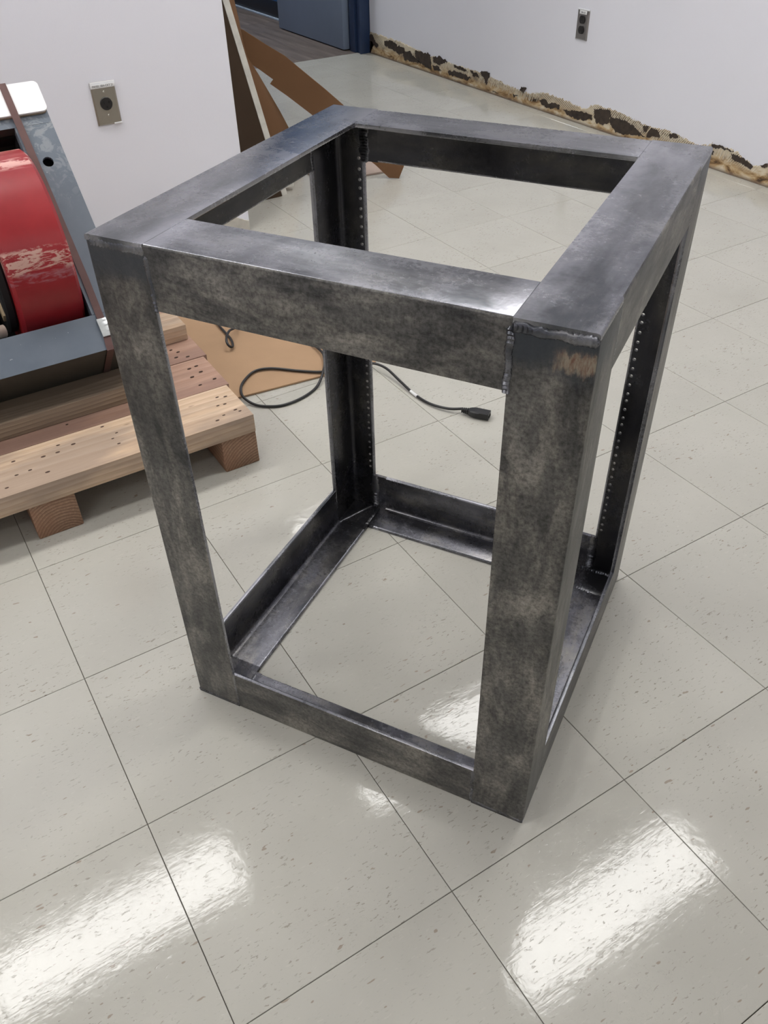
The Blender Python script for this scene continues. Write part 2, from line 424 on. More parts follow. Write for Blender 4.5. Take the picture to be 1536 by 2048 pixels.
struct(MB().box(XR, XR+.12, -3.6, 4.645, 0, CEIL).build('wall_right', M_WALL))
wp = MB().box(-3.2, 1.35, 2.537, 3.15, 0, CEIL).build('wall_partition', M_WALL); struct(wp)
struct(MB().box(-3.3, -3.2, -3.6, 4.8, 0, CEIL).build('wall_left', M_WALL))
struct(MB().box(-3.2, XR, -3.6, -3.5, 0, CEIL).build('wall_front', M_WALL))
wb = MB().box(-3.2, 2.03, YB, YB+.14, 0, CEIL).box(2.03, 3.04, YB, YB+.14, 2.14, CEIL).build('wall_back', M_WALL); struct(wb)
struct(MB().box(-3.3, XR+.12, -3.6, 8.2, CEIL, CEIL+.1).build('ceiling', M_CEIL))
# hall
hf = struct(MB().box(-.6, 3.14, YB, 8.2, -.06, -.004).build('floor_hall', M_GROUT))
pm = MB().box(.0006, .1524-.0006, .0008, 1.2192-.0008, -.004, 0, bev=.0006).build('plank_source', M_HALLWOOD).data
bpy.data.objects.remove(bpy.data.objects['plank_source'])
for i in range(11):
    for j in range(3):
        x = 3.125-(i+1)*.1524; y = YB+(j-.001)*1.2192 - (0 if j == 0 else 0)
        if y+1.2192 > 8.4: continue
        o = bpy.data.objects.new('plank', pm); COL.objects.link(o); o.parent = hf; o.location = (x, y, 0)
hw = struct(MB().box(3.135, 3.25, 4.84, 8.2, 0, CEIL).build('wall_hall', M_HALLWALL))
struct(MB().box(-.6, 3.25, 8.1, 8.2, 0, CEIL).build('wall_hall_end', M_HALLWALL))
struct(MB().box(-.7, -.6, YB, 8.2, 0, CEIL).build('wall_hall_left', M_HALLWALL))
struct(MB().box(3.125, 3.135, 5.3, 8.1, .002, .11, bev=.002).build('baseboard_hall', M_HALLBASE))
struct(MB().box(3.112, 3.125, 5.3, 8.1, 0, .012, bev=.003).build('trim_3', M_PALE))

# door frame (blue steel jambs and head) and the leaf standing open into the hall
fr = struct(MB().box(3.035, 3.10, 4.650, 4.665, 0, 2.18, bev=.003).box(3.045, 3.10, 4.665, 4.83, 0, 2.18).box(3.030, 3.047, 4.705, 4.765, 0, 2.14, bev=.003)
            .box(1.97, 2.035, 4.685, 4.84, 0, 2.18, bev=.003).box(1.97, 3.10, 4.685, 4.84, 2.12, 2.18, bev=.003).box(3.10, 3.22, 4.646, 4.84, 0, CEIL).build('trim_1', M_BLUEFRAME))
door = struct(MB().box(3.0, 3.042, 4.79, 5.655, .006, 2.11, bev=.002).build('door_1', M_BLUEDOOR))
for hz in (.25, 1.05, 1.85):
    MB().cyl((3.045, 4.782, hz), (0, 0, 1), .007, .11, 12).build('hinge', M_BRASS, door)
hd = MB(); hd.cyl((2.985, 5.59, 1.0), (1, 0, 0), .026, .012, 20); hd.tube([(2.985, 5.59, 1.0), (2.955, 5.59, 1.0), (2.945, 5.58, 1.0), (2.945, 5.48, 1.0)], .009, 10)
hd.build('door_handle', M_BRASS, door)

# ceiling lights
def lamp(x, y, L, Wd, mat, label, group):
    t = thing('ceiling_light', label, 'light', (x, y, CEIL-.03), group=group)
    m = MB(); a, b = L/2+.03, Wd/2+.03
    m.box(-a, a, -b, -b+.03, 0, .03).box(-a, a, b-.03, b, 0, .03).box(-a, -a+.03, -b+.03, b-.03, 0, .03).box(a-.03, a, -b+.03, b-.03, 0, .03)
    m.build('light_frame', M_CEIL, t)
    MB().box(-L/2, L/2, -Wd/2, Wd/2, .008, .014).build('diffuser', mat, t)
LL = ['mirrored in the floor right of the steel stand', 'right of the stand, between it and the doorway', 'over the wooden pallet and red drum', 'nearest the doorway with the blue frame', 'added out of view by the far left wall, level with the stand', 'added out of view in the back left corner behind the photographer', 'added out of view nearest the wall behind the photographer', 'added out of view by the partition wall, left of the pallet']
for (x, y), w in zip(LAMPS, LL):
    lamp(x, y, .46 if y > 3 else 1.12, .29, M_LAMP, 'white ceiling light '+w, 'ceiling lights over the tiled room')
lamp(2.2, 5.8, 1.0, .3, M_LAMPH, 'white ceiling light added out of view in the hallway beyond the door', None)  # unseen hall lamp, added to brighten the door leaf

# torn strip where the baseboard was pulled off the right wall
edge = [(4.645, .108), (4.534, .11), (4.322, .108), (4.072, .087), (3.816, .078), (3.58, .082), (3.377, .063), (3.186, .055), (3.082, .081), (2.944, .076), (2.81, .066), (2.753, .097), (2.601, .095), (2.452, .077), (2.317, .084), (2.183, .066), (2.09, .088), (1.995, .086), (1.892, .056), (1.841, .074), (1.6, .07), (1.2, .06), (.6, .07)]
def edge_h(y):
    for (a, ha), (b, hb) in zip(edge, edge[1:]):
        if b <= y <= a: return ha+(hb-ha)*(a-y)/(a-b)
    return .06
m = MB(); vs = []; N = 700
for k in range(N+1):
    y = 4.643-k*(4.643-.65)/N
    h = edge_h(y)+.009*noise.noise(Vector((y*28, 0, 1)))+.006*noise.noise(Vector((y*110, 3, 1)))+.003*random.uniform(-1, 1)
    vs += [(XR+.0, y, 0), (XR-.003, y, .001), (XR-.0025, y, h-.003), (XR, y, h)]
fs = []
for k in range(N):
    for c in range(3): fs.append((k*4+c, k*4+c+1, k*4+5+c, k*4+4+c))
strip = struct(MB().add(vs, fs).build('trim_2', M_PLASTER))
ridge = MB()
for y0, y1, zt in ((3.56, 3.10, .078), (2.62, 2.44, .080), (2.36, 2.20, .070), (2.10, 1.98, .082), (4.45, 4.28, .09), (3.95, 3.62, .07)):
    y = y0
    while y > y1:
        h = min(edge_h(y)+.003, zt+.01)*random.uniform(.9, 1.05); L = random.uniform(.022, .040); w = random.uniform(.0012, .0022); sl = random.uniform(.2, .5)
        p = [(XR-.0045, y, h), (XR-.0045, y+w, h), (XR-.0045, y+w+sl*L, h-L), (XR-.0045, y+sl*L, h-L)]
        ridge.add(p+[(XR-.0025, b, c) for a, b, c in p], [(0, 1, 2, 3), (0, 1, 5, 4), (1, 2, 6, 5), (2, 3, 7, 6), (3, 0, 4, 7)])
        y -= random.uniform(.006, .012)
o = ridge.build('paper_fibres', plain('torn_paper_pale', (.70, .64, .52), .85), strip); o['kind'] = 'stuff'
patches = [[(4.640,.094),(4.625,.105),(4.581,.07),(4.543,.055),(4.575,.039),(4.632,.065),(4.636,.011),(4.641,.003)],[(4.482,.088),(4.401,.103),(4.344,.084),(4.274,.085),(4.267,.066),(4.324,.043),(4.373,.056),(4.432,.061),(4.479,.064)],[(4.288,.062),(4.218,.077),(4.177,.056),(4.109,.04),(4.136,.029),(4.218,.028),(4.274,.027)],[(4.164,.088),(4.018,.094),(4.003,.021),(4.056,.022),(4.096,.036),(4.136,.039),(4.161,.059)],[(3.986,.086),(3.929,.097),(3.853,.081),(3.927,.058),(3.985,.061)],[(3.993,.043),(3.94,.048),(3.913,.03),(3.977,.022)],[(3.851,.037),(3.802,.049),(3.706,.052),(3.646,.041),(3.692,.025),(3.752,.025),(3.838,.026)],[(3.804,.08),(3.696,.076),(3.672,.065),(3.731,.064),(3.791,.067)],[(3.661,.076),(3.603,.073),(3.578,.056),(3.63,.056)],[(3.565,.092),(3.492,.089),(3.51,.046),(3.52,.032),(3.539,.06),(3.569,.079)],[(3.468,.018),(3.418,.017),(3.462,.014)],[(3.308,.032),(3.266,.034),(3.302,.024)],[(3.161,.042),(3.124,.043),(3.155,.034)],[(3.246,.073),(3.206,.076),(3.228,.055),(3.26,.059)],[(3.112,.046),(3.072,.057),(3.049,.043),(2.999,.053),(2.969,.046),(2.975,.033),(3.045,.021),(3.094,.031)],[(2.945,.035),(2.887,.047),(2.82,.052),(2.759,.052),(2.756,.036),(2.795,.022),(2.862,.015),(2.912,.02)],[(2.751,.077),(2.715,.088),(2.650,.09),(2.650,.045),(2.684,.027),(2.724,.023),(2.743,.046)],[(2.647,.067),(2.577,.073),(2.505,.062),(2.462,.039),(2.435,.034),(2.498,.031),(2.564,.016),(2.609,.018),(2.646,.043)],[(2.417,.075),(2.371,.071),(2.361,.051),(2.430,.036)],[(2.457,.07),(2.426,.08),(2.436,.054),(2.449,.054)],[(2.319,.074),(2.279,.083),(2.267,.068),(2.308,.061)],[(2.103,.085),(2.055,.091),(1.997,.086),(2.002,.08),(2.058,.08),(2.096,.074)],[(2.096,.063),(2.085,.063),(2.085,.049),(2.092,.05)],[(2.003,.072),(1.966,.075),(1.925,.064),(1.899,.055),(1.908,.042),(1.938,.05),(1.994,.055)],[(1.869,.065),(1.855,.074),(1.843,.079),(1.839,.065),(1.86,.06)],[(1.70,.06),(1.62,.065),(1.55,.04),(1.66,.035)]]
for P in patches:
    Q = []
    for k in range(len(P)):
        a, b = P[k], P[(k+1) % len(P)]; L = math.hypot(a[0]-b[0], a[1]-b[1]); n = max(2, int(L/.0035))
        for i in range(n):
            t = i/n; y = a[0]+(b[0]-a[0])*t; z = a[1]+(b[1]-a[1])*t
            e = min(.007, L*.2)
            Q.append((XR-.003, y+e*(noise.noise(Vector((y*60, z*60, 2)))+.7*noise.noise(Vector((y*190, z*190, 2)))), max(.002, z+e*(noise.noise(Vector((y*60, z*60, 7)))+.7*noise.noise(Vector((y*190, z*190, 7)))))))
    prism(Q, (-.0016, 0, 0), 'adhesive_patch', M_GLUE, strip)
# stained strip low on the partition wall
m = MB(); vs = []; N = 120
for k in range(N+1):
    x = 1.349-k*.9/N; h = .034+(.035 if k > 12 else .035*k/12)+.006*noise.noise(Vector((x*30, 1, 1)))+.002*random.uniform(-1, 1)
    vs += [(x, 2.537, 0), (x, 2.5345, .001), (x, 2.535, h-.002), (x, 2.537, h)]
m.add(vs, [(k*4+c, k*4+c+1, k*4+5+c, k*4+4+c) for k in range(N) for c in range(3)])
struct(m.build('trim_4', plain('pale_torn_paint', (.52, .49, .43), .8, bump=.4)))

# ------------------------------------------------------------------ the welded steel frame
FW, FD, FH = .5437, .5371, .7512
t = .0064
frame = thing('equipment_stand', 'tall open box stand welded from dark grey steel angle iron on the tiled floor', 'stand', (.4566, .7899, 0), (0, 0, -1.0086))
def psec(la, t=t, oc=.003):
    return [(oc-oc*math.cos(PI/2*k/3), oc-oc*math.sin(PI/2*k/3)) for k in range(4)]+[(la, 0), (la, t), (0, t)]
def lsec(la, lb, t=t, r=.0095, toe=.0028, oc=.003):
    """L section, corner at 0,0, flange la along a, lb along b. returns points and per side material (0 outer,1 inner)"""
    P = [(oc-oc*math.cos(PI/2*k/3), oc-oc*math.sin(PI/2*k/3)) for k in range(4)]+[(la, 0)]; K = [0, 0, 0, 0, 2]
    for k in range(4):
        a = PI/2*k/3; P.append((la-toe+toe*math.cos(a), t-toe+toe*math.sin(a))); K.append(1 if k == 3 else 2)
    for k in range(5):
        a = PI*1.5-PI/2*k/4; P.append((t+r+r*math.cos(a), t+r+r*math.sin(a))); K.append(1)
    for k in range(4):
        a = PI/2*k/3; P.append((t-toe+toe*math.cos(a), lb-toe+toe*math.sin(a))); K.append(2)
    P += [(0, lb)]; K += [0]
    return P, K
def angle(name, la, lb, fn, t0, t1, axis, outa=None):
    P, K = lsec(la, lb)
    m = MB(); m.extrude(P, fn, t0, t1, 2, K)
    return m
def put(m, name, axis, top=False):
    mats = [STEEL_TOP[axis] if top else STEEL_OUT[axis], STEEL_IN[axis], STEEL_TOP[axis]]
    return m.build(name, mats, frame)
LB = .076
# front legs 3x3
o_ = put(angle('leg', LB, LB, lambda a, b, s: (a, b, s), .0066, FH-.0066, 2), 'leg', 2)
o_ = put(angle('leg', LB, LB, lambda a, b, s: (FW-a, b, s), .0066, FH-.0066, 2), 'leg', 2)
# back legs, 2 inch back flange with rack holes, 3 inch side flange
def drill(o, pts, axis, r, depth):
    c = MB()
    for p in pts: c.cyl(p, axis, r, depth, 12)
    co = c.build('cutter', M_BLACK, auto=False); co.parent = o.parent; co.matrix_parent_inverse = Matrix()
    md = o.modifiers.new('b', 'BOOLEAN'); md.object = co; md.operation = 'DIFFERENCE'; md.solver = 'EXACT'
    bpy.context.view_layer.update()
    dg = bpy.context.evaluated_depsgraph_get()
    me = bpy.data.meshes.new_from_object(o.evaluated_get(dg)); o.modifiers.clear(); o.data = me
    bpy.data.objects.remove(co)
hz = []; z = .682; k = 0
while z > .1:
    hz.append(z); z -= (.0127 if k % 3 == 2 else .015875); k += 1
bl = put(angle('leg', .0525, .08, lambda a, b, s: (a, FD-b, s), .0066, FH-.0066, 2), 'leg', 2)
drill(bl, [(.0443, FD-.003, h-.0005) for h in hz], (0, 1, 0), .0026, .02)
br = put(angle('leg', .0525, .08, lambda a, b, s: (FW-a, FD-b, s), .0066, FH-.0066, 2), 'leg', 2)
drill(br, [(FW-.0443, FD-.003, h-.0005) for h in hz], (0, 1, 0), .0026, .02)
RT = .0755; RV = .0725
# top rails
def top_side(u, sg):
    m = MB(); m.extrude(*(lambda PK: (PK[0], lambda a, b, s: (u+sg*a, s, FH-b)))(lsec(RT, RV)), LB+.001, FD-.081, 2, [2 if False else k for k in lsec(RT, RV)[1]])
    # top plate carried over the legs at both ends
    for a, b in ((0, LB+.001), (FD-.081, FD)):
        m.extrude(psec(RT), lambda p, q_, s_: (u+sg*p, s_, FH-q_), a, b, 3)
    return m
def finish_rail(m, axis, topmat=True):
    # top faces get the ground finish, outer vertical faces the brushed one
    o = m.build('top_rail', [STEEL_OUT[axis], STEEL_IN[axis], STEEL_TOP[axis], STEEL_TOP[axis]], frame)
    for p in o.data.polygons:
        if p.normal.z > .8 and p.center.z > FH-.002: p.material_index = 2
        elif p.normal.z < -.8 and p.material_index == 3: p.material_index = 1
    return o
for u, sg in ((0, 1), (FW, -1)):
    finish_rail(top_side(u, sg), 1)
for v, sg in ((0, 1), (FD, -1)):
    m = MB(); P, K = lsec(RT, RV); x0b = RT+.0004
    m.extrude(P, lambda a, b, s: (s, v+sg*a, FH-b), x0b, FW-x0b, 2, K)
    if v:
        for a_, b_ in ((.0535, x0b+.0001), (FW-x0b-.0001, FW-.0535)): m.box(a_, b_, FD-t, FD, FH-RV, FH-t-.0002, 1)
    finish_rail(m, 0)
# bottom rails
BH, BW = .083, .066
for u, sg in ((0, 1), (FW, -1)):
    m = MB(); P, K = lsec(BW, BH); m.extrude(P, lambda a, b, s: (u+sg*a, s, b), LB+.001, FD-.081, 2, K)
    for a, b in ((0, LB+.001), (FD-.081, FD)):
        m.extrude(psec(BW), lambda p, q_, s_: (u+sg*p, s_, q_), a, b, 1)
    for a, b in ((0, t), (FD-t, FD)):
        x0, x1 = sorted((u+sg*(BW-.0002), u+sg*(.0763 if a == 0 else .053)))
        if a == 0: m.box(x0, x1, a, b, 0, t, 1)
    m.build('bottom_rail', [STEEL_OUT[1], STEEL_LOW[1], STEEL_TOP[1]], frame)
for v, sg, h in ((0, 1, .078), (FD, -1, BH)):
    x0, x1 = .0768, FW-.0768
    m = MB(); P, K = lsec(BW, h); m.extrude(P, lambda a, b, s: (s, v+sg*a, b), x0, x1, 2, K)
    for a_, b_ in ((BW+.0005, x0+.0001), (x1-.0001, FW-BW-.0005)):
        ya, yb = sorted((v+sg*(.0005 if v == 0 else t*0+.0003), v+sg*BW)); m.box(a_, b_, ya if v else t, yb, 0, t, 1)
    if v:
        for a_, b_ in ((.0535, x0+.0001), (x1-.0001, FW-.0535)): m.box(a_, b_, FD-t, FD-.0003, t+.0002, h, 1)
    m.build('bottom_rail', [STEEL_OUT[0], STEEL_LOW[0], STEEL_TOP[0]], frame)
# welds
def weld(p0, p1, nrm, w=.0045, h=.002, step=.0042, jitter=.0006):
    p0, p1, nrm = Vector(p0), Vector(p1), Vector(nrm).normalized()
    d = (p1-p0); L = d.length; d.normalize(); sd = d.cross(nrm)
    n = int(L/step*2); cs = 8; vs = []; fs = []
    for k in range(n+1):
        s = L*k/n; ph = (s/step) % 1.0
        ww = w*(.82+.25*noise.noise(Vector((s*140, p0.x*9, p0.z*9))))*(.93+.1*math.sin(ph*2*PI))
        hh = h*(.9+.3*noise.noise(Vector((s*200, 4, p0.z*7))))*(.50+.65*abs(math.sin(ph*PI)))
        c = p0+d*s+sd*jitter*noise.noise(Vector((s*80, 1, p0.x*5)))*2
        if k in (0, n): ww *= .5; hh *= .4
        for i in range(cs+1):
            a = PI*i/cs; sk = .0011*math.sin(a)*(1-2*abs(i/cs-.5))
            vs.append(c+sd*math.cos(a)*ww+nrm*(math.sin(a)*hh-.0006)+d*sk)
    for k in range(n):
        for i in range(cs): a = k*(cs+1)+i; fs.append((a, a+1, a+cs+2, a+cs+1))
    return MB().add(vs, fs).build('weld_bead', M_WELD, frame)
F_, B_ = (0, -1, 0), (0, 1, 0)
weld((LB+.0005, 0, .676), (LB+.0005, 0, .738), F_)
weld((FW-LB-.0005, 0, .675), (FW-LB-.0005, 0, .742), F_, .0050, .0038)
weld((.004, 0, FH-.008), (LB, 0, FH-.008), F_, .0062, .0012)
weld((FW-LB, 0, FH-.0085), (FW-.001, 0, FH-.0085), F_, .0068, .0034)
weld((FW-LB-.0005, 0, .006), (FW-LB-.0005, 0, .076), F_, .0036, .002)
weld((FW-LB, 0, .0062), (FW-.003, 0, .0045), F_, .0028, .0014)
weld((LB+.0005, 0, .002), (LB+.0005, 0, .077), F_, .0026, .0012)
weld((.004, 0, .0045), (LB, 0, .0045), F_, .0022, .0008)
weld((FW, LB+.0015, .678), (FW, LB+.0015, .745), (1, 0, 0), .0028, .0008)
weld((FW, FD-.0805, .678), (FW, FD-.0805, .745), (1, 0, 0), .0028, .0008)
weld((FW, LB+.0015, .004), (FW, LB+.0015, .08), (1, 0, 0), .0024, .0008)
# inside corners
weld((.0535, FD-t, .010), (.0535, FD-t, BH+.004), (-.0, -1, 0), .010, .0035)
weld((FW-.0535, FD-t, .010), (FW-.0535, FD-t, BH+.004), (0, -1, 0), .010, .0035)
weld((.0535, FD-t, .676), (.0535, FD-t, FH-.008), (0, -1, 0), .010, .003)
weld((FW-.0535, FD-t, .676), (FW-.0535, FD-t, FH-.008), (0, -1, 0), .008, .003)
weld((t, FD-.0795, .678), (t, FD-.0795, FH-.008), (1, 0, 0), .005, .002)
weld((.062, FD-BW, .0055), (.060, FD-t, .0066), (0, 0, 1), .005, .0025)
weld((BW+.003, .006, .0055), (BW+.003, .062, .0055), (0, 0, 1), .004, .002)
weld((FW-BW, FD-.060, .0060), (FW-.004, FD-.062, .0060), (0, 0, 1), .010, .0016)
weld((FW-BW-.004, FD-t-.003, .006), (FW-.006, FD-t-.003, .007), (0, -.7, .7), .006, .004)
weld((.008, FD-.084, .007), (.046, FD-t-.002, .007), (0, 0, 1), .004, .002)
for v in (0+.0, FD-RT):   # flush ground seams on the top face
    pass

# ------------------------------------------------------------------ pallet, boards
pallet = thing('wooden_pallet', 'rough wooden pallet of pine planks on square blocks beside the steel frame', 'pallet', (0, 0, 0))
def plankx(name, x0, x1, y0, y1, z0, z1, mat, parent, bev=.002, lab=None):
    L, w, h = x1-x0, y1-y0, z1-z0
    o = MB().box(-L/2, L/2, -w/2, w/2, -h/2, h/2, bev=bev).build(name, mat, parent, loc=((x0+x1)/2, (y0+y1)/2, (z0+z1)/2))
    if lab: o['label'] = lab
    return o
def planky(name, x0, x1, y0, y1, z0, z1, mat, parent, bev=.003):
    L, w, h = y1-y0, x1-x0, z1-z0
    return MB().box(-L/2, L/2, -w/2, w/2, -h/2, h/2, bev=bev).build(name, mat, parent, loc=((x0+x1)/2, (y0+y1)/2, (z0+z1)/2), rot=(0, 0, PI/2))
PZ0, PZ1 = .079, .122
plankx('plank', -.95, .806, 1.303, 1.445, PZ0, PZ1, M_PINE, pallet, lab='pale plank along the front edge')
plankx('plank', -.95, .813, 1.4475, 1.594, PZ0, PZ1-.001, M_PINK, pallet, lab='reddish plank')
plankx('plank', -.95, .822, 1.597, 1.742, PZ0, PZ1-.001, M_PINK, pallet)
plankx('plank', -.95, .826, 1.746, 1.890, PZ0, PZ1-.002, M_PINK, pallet)
plankx('plank', -.95, .826, 1.930, 2.07, PZ0, PZ1-.002, M_PINE, pallet)
plankx('plank', -.95, .826, 2.20, 2.34, PZ0, PZ1-.002, M_PINE, pallet)
planky('stringer', .727, .806, 1.305, 2.34, 0, PZ0-.0005, M_END, pallet)
planky('stringer', .331, .419, 1.305, 2.34, 0, PZ0-.0005, M_END, pallet)
planky('stringer', -.45, -.36, 1.305, 2.34, 0, PZ0-.0005, M_END, pallet)
planky('stringer', -.95, -.87, 1.305, 2.34, 0, PZ0-.0005, M_END, pallet)
nails = [(.759,1.662),(.77,1.644),(.757,1.622),(.781,1.611),(.781,1.559),(.763,1.556),(.78,1.529),(.755,1.518),(.794,1.483),(.757,1.476),(.768,1.407),(.784,1.4),(.771,1.373),(.756,1.375),(.781,1.34),(.787,1.33),(.752,1.334),(.733,1.323),(.524,1.433),(.542,1.395),(.529,1.379),(.429,1.417),(.456,1.404),(.422,1.393),(.394,1.394),(.534,1.355),(.465,1.483),(.361,1.363),(.388,1.338),(.335,1.361),(.31,1.33),(.34,1.41)]
m = MB()
for (x, y) in nails:
    r = random.uniform(.0016, .0030); n = 8; a0 = random.uniform(0, 3)
    m.add([(x+r*math.cos(2*PI*i/n+a0)*1.7, y+r*math.sin(2*PI*i/n+a0)*.9, PZ1-.0009+z) for z in (0, .0013) for i in range(n)],
          [tuple(range(n)), tuple(range(n, 2*n))]+[(i, (i+1) % n, n+(i+1) % n, n+i) for i in range(n)])
o = m.build('nail_head', M_NAIL, pallet); o['kind'] = 'stuff'
plankx('plank', -.5, .78, 1.935, 2.03, PZ1-.002, .160, M_PINE, pallet)
b1 = plankx('wooden_board', -.6, .655, 1.495, 1.635, PZ1, .160, M_RIDGE, None)
tag(b1, 'grey-brown board with ridged grain lying on pallet in front of the red machine', 'board')
b2 = plankx('wooden_board', -.55, .814, 1.690, 1.779, PZ1, .160, M_PINE, None)
tag(b2, 'pale sawn board whose end sticks out on the pallet behind the frame leg', 'board')

# ------------------------------------------------------------------ machine: 45 degree channel frame with a red drum
mach = thing('drum_machine', 'tilted blue-grey steel machine with scuffed red drum on the pallet', 'machine', (0, 1.476, .263), (-PI/4, 0, 0))
# local: x right, z up the slope, y into the machine (perpendicular to the face)
DP = .1457
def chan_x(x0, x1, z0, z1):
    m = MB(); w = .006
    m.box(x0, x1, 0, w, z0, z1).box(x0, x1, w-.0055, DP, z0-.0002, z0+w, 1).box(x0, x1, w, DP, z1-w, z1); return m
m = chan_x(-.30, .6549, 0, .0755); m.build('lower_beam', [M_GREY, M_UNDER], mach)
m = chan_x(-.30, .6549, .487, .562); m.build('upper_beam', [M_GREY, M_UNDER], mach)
def post(x0, x1):
    m = MB(); w = .006
    P = [(x0, 0), (x1, 0), (x1, DP), (x1-w, DP), (x1-w, w), (x0+w, w), (x0+w, DP), (x0, DP)]
    m.extrude(P, lambda a, b, s: (a, b, s), .0762, .4865); return m.build('post', M_GREY, mach)
pr_ = post(.580, .6549)
drill(pr_, [(.617, .003, .405)], (0, 1, 0), .0108, .03)
post(-.30, -.225)
MB().box(.588, .646, .035, .040, .37, .44).build('hole_blackout', M_BLACK, mach)  # added to stop light showing through the post hole
MB().cyl((.617, .028, .402), (0, 1, 0), .007, .012, 6).build('bolt', plain('bolt_steel', (.25, .2, .13), .4, .7), mach)
# drum centre in local coordinates
cy, cz = 1.722-1.476, .400-.263
dy = (cy*math.cos(-PI/4)+cz*math.sin(-PI/4)*-1*-1); 
c_ = Matrix.Rotation(PI/4, 3, 'X') @ Vector((0, cy, cz))
drum = thing_ = MB().cyl((0, 0, 0), (1, 0, 0), .1875, .124, 96, bev=.006).build('drum', M_RED, mach, loc=(.512, c_.y, c_.z), rot=(PI/4, 0, 0))
drum['label'] = 'scuffed glossy red drum'
MB().cyl((0, 0, 0), (1, 0, 0), .150, .02, 64, bev=.004).build('drum_rim', M_BLACK, mach, loc=(.440, c_.y, c_.z), rot=(PI/4, 0, 0))
hub = MB().cyl((0, 0, 0), (1, 0, 0), .085, .30, 48, bev=.006).cyl((-.10, 0, 0), (1, 0, 0), .12, .05, 48, bev=.006).build('hub', M_BLACK, mach, loc=(.29, c_.y, c_.z), rot=(PI/4, 0, 0))
# added so the opening reads black: shroud behind
m = MB(); n = 28; vs = []; R1, R2 = .222, .217
for k in range(n+1):
    a = math.radians(-52)+math.radians(284)*k/n   # open to the front (-y)
    ca, sa = math.sin(a+PI/4+0), math.cos(a+PI/4)
    a2 = math.radians(-14+208*k/n)
    for rr in (R1, R2):
        for x in (-.22, .578):
            vs.append((x, c_.y+rr*math.sin(a2), c_.z+rr*math.cos(a2)))
fs = []
for k in range(n):
    b = k*4; fs += [(b, b+1, b+5, b+4), (b+2, b+3, b+7, b+6), (b, b+2, b+6, b+4), (b+1, b+3, b+7, b+5)]
m.add(vs, fs)
# end discs of shroud
for x in (-.22, .5785):
    n2 = 28
    ring = [(x, c_.y+R1*math.sin(math.radians(-14+208*k/n2)), c_.z+R1*math.cos(math.radians(-14+208*k/n2))) for k in range(n2+1)]
    m.add(ring, [tuple(range(n2+1))])
m.build('blackout_shroud', M_BLACK, mach)
# small fittings left of the drum
mf = MB().box(.425, .444, .045, .075, .135, .20, bev=.002); mf.build('wood_block', plain('tan_block', (.36, .27, .16), .7), mach)
MB().tube([(.20, .02, .085), (.34, .03, .10), (.418, .05, .108)], .0125, 14).build('tube', M_BEIGE, mach)
# rear props down to the deck
inv = (Matrix.Translation((0, 1.476, .263)) @ Matrix.Rotation(-PI/4, 4, 'X')).inverted()
for x in (-.29, .605):
    bm_ = MB().box(x, x+.04, 1.955, 1.995, .1605, .535)
    bm_.v = [tuple(inv @ Vector(v)) for v in bm_.v]; bm_.build('rear_prop', M_GREY, mach)
# pad folded over the upper edge
pad = thing('strap_pad', 'white coated cardboard pad with rounded corners under strap atop the grey machine', 'pad', (0, 1.476, .263), (-PI/4, 0, 0))
def rrect(x0, x1, z0, z1, r, y, n=6):
    P = []
    for cx, cz, a0 in ((x1-r, z1-r, 0), (x0+r, z1-r, PI/2), (x0+r, z0+r, PI), (x1-r, z0+r, 1.5*PI)):
        P += [(cx+r*math.cos(a0+PI/2*k/n), y, cz+r*math.sin(a0+PI/2*k/n)) for k in range(n+1)]
    return P
prism(rrect(.37, .656, .508, .574, .010, -.009), (0, .0045, 0), 'sheet', M_PAD, pad)
prism(rrect(.368, .6545, .5065, .572, .010, -.0043), (0, .0035, 0), 'core', M_PADCORE, pad)
# strap
strap = thing('steel_strap', 'narrow brown steel strap running down over the pad and grey machine frame', 'strap', (0, 1.476, .263), (-PI/4, 0, 0))
sw = .0072
pts = [(.5885, .20, .5800), (.5885, .02, .5795), (.5885, -.0102, .5755), (.5885, -.0104, .565), (.589, -.0104, .51), (.5925, -.0035, .35), (.5945, -.0025, .15), (.5925, -.0022, .04), (.588, -.0022, .006), (.5875, -.0022, -.0022), (.5873, .02, -.0025), (.587, .14, -.0025)]
m = MB(); vs = []
for k, p in enumerate(pts):
    a = Vector(pts[max(k-1, 0)]); b = Vector(pts[min(k+1, len(pts)-1)]); tdir = (b-a).normalized(); nn = Vector((0, -tdir.z, tdir.y)).normalized()
    if nn.y > 0: nn = -nn
    p = Vector(p)
    for s_ in (-sw, sw): vs += [p+Vector((s_, 0, 0)), p+Vector((s_, 0, 0))+nn*.0009]
fs = []
for k in range(len(pts)-1):
    b = k*4; fs += [(b, b+2, b+6, b+4), (b+1, b+3, b+7, b+5), (b, b+1, b+5, b+4), (b+2, b+3, b+7, b+6)]
m.add(vs, fs).build('band', M_STRAP, strap)
sl = MB().box(-.0095, .0095, -.0025, .0012, -.019, .019, bev=.001)
for zz in (-.009, .002, .012): sl.box(.001, .0085, -.0033, -.002, zz, zz+.003)
sl = sl.build('seal', M_SEAL, strap, loc=(.5925, -.0042, .044)); sl['label'] = 'silver crimped seal'

# stand the tilted things upright: bake the tilt into the meshes so every part keeps a level origin
for root in (mach, pad, strap):
    R_ = root.rotation_euler.to_matrix()
    for ch in root.children:
        L_ = R_ @ ch.rotation_euler.to_matrix()
        ch.data = ch.data.copy(); ch.data.transform(L_.to_4x4()); ch.location = R_ @ ch.location; ch.rotation_euler = (0, 0, 0)
    root.rotation_euler = (0, 0, 0)
# ------------------------------------------------------------------ cardboard
o = prism([(.80, 1.572, .001), (1.236, 1.524, .001), (1.275, 2.13, .001), (.84, 2.17, .001)], (0, 0, .005), 'cardboard_sheet', M_CARD_F)
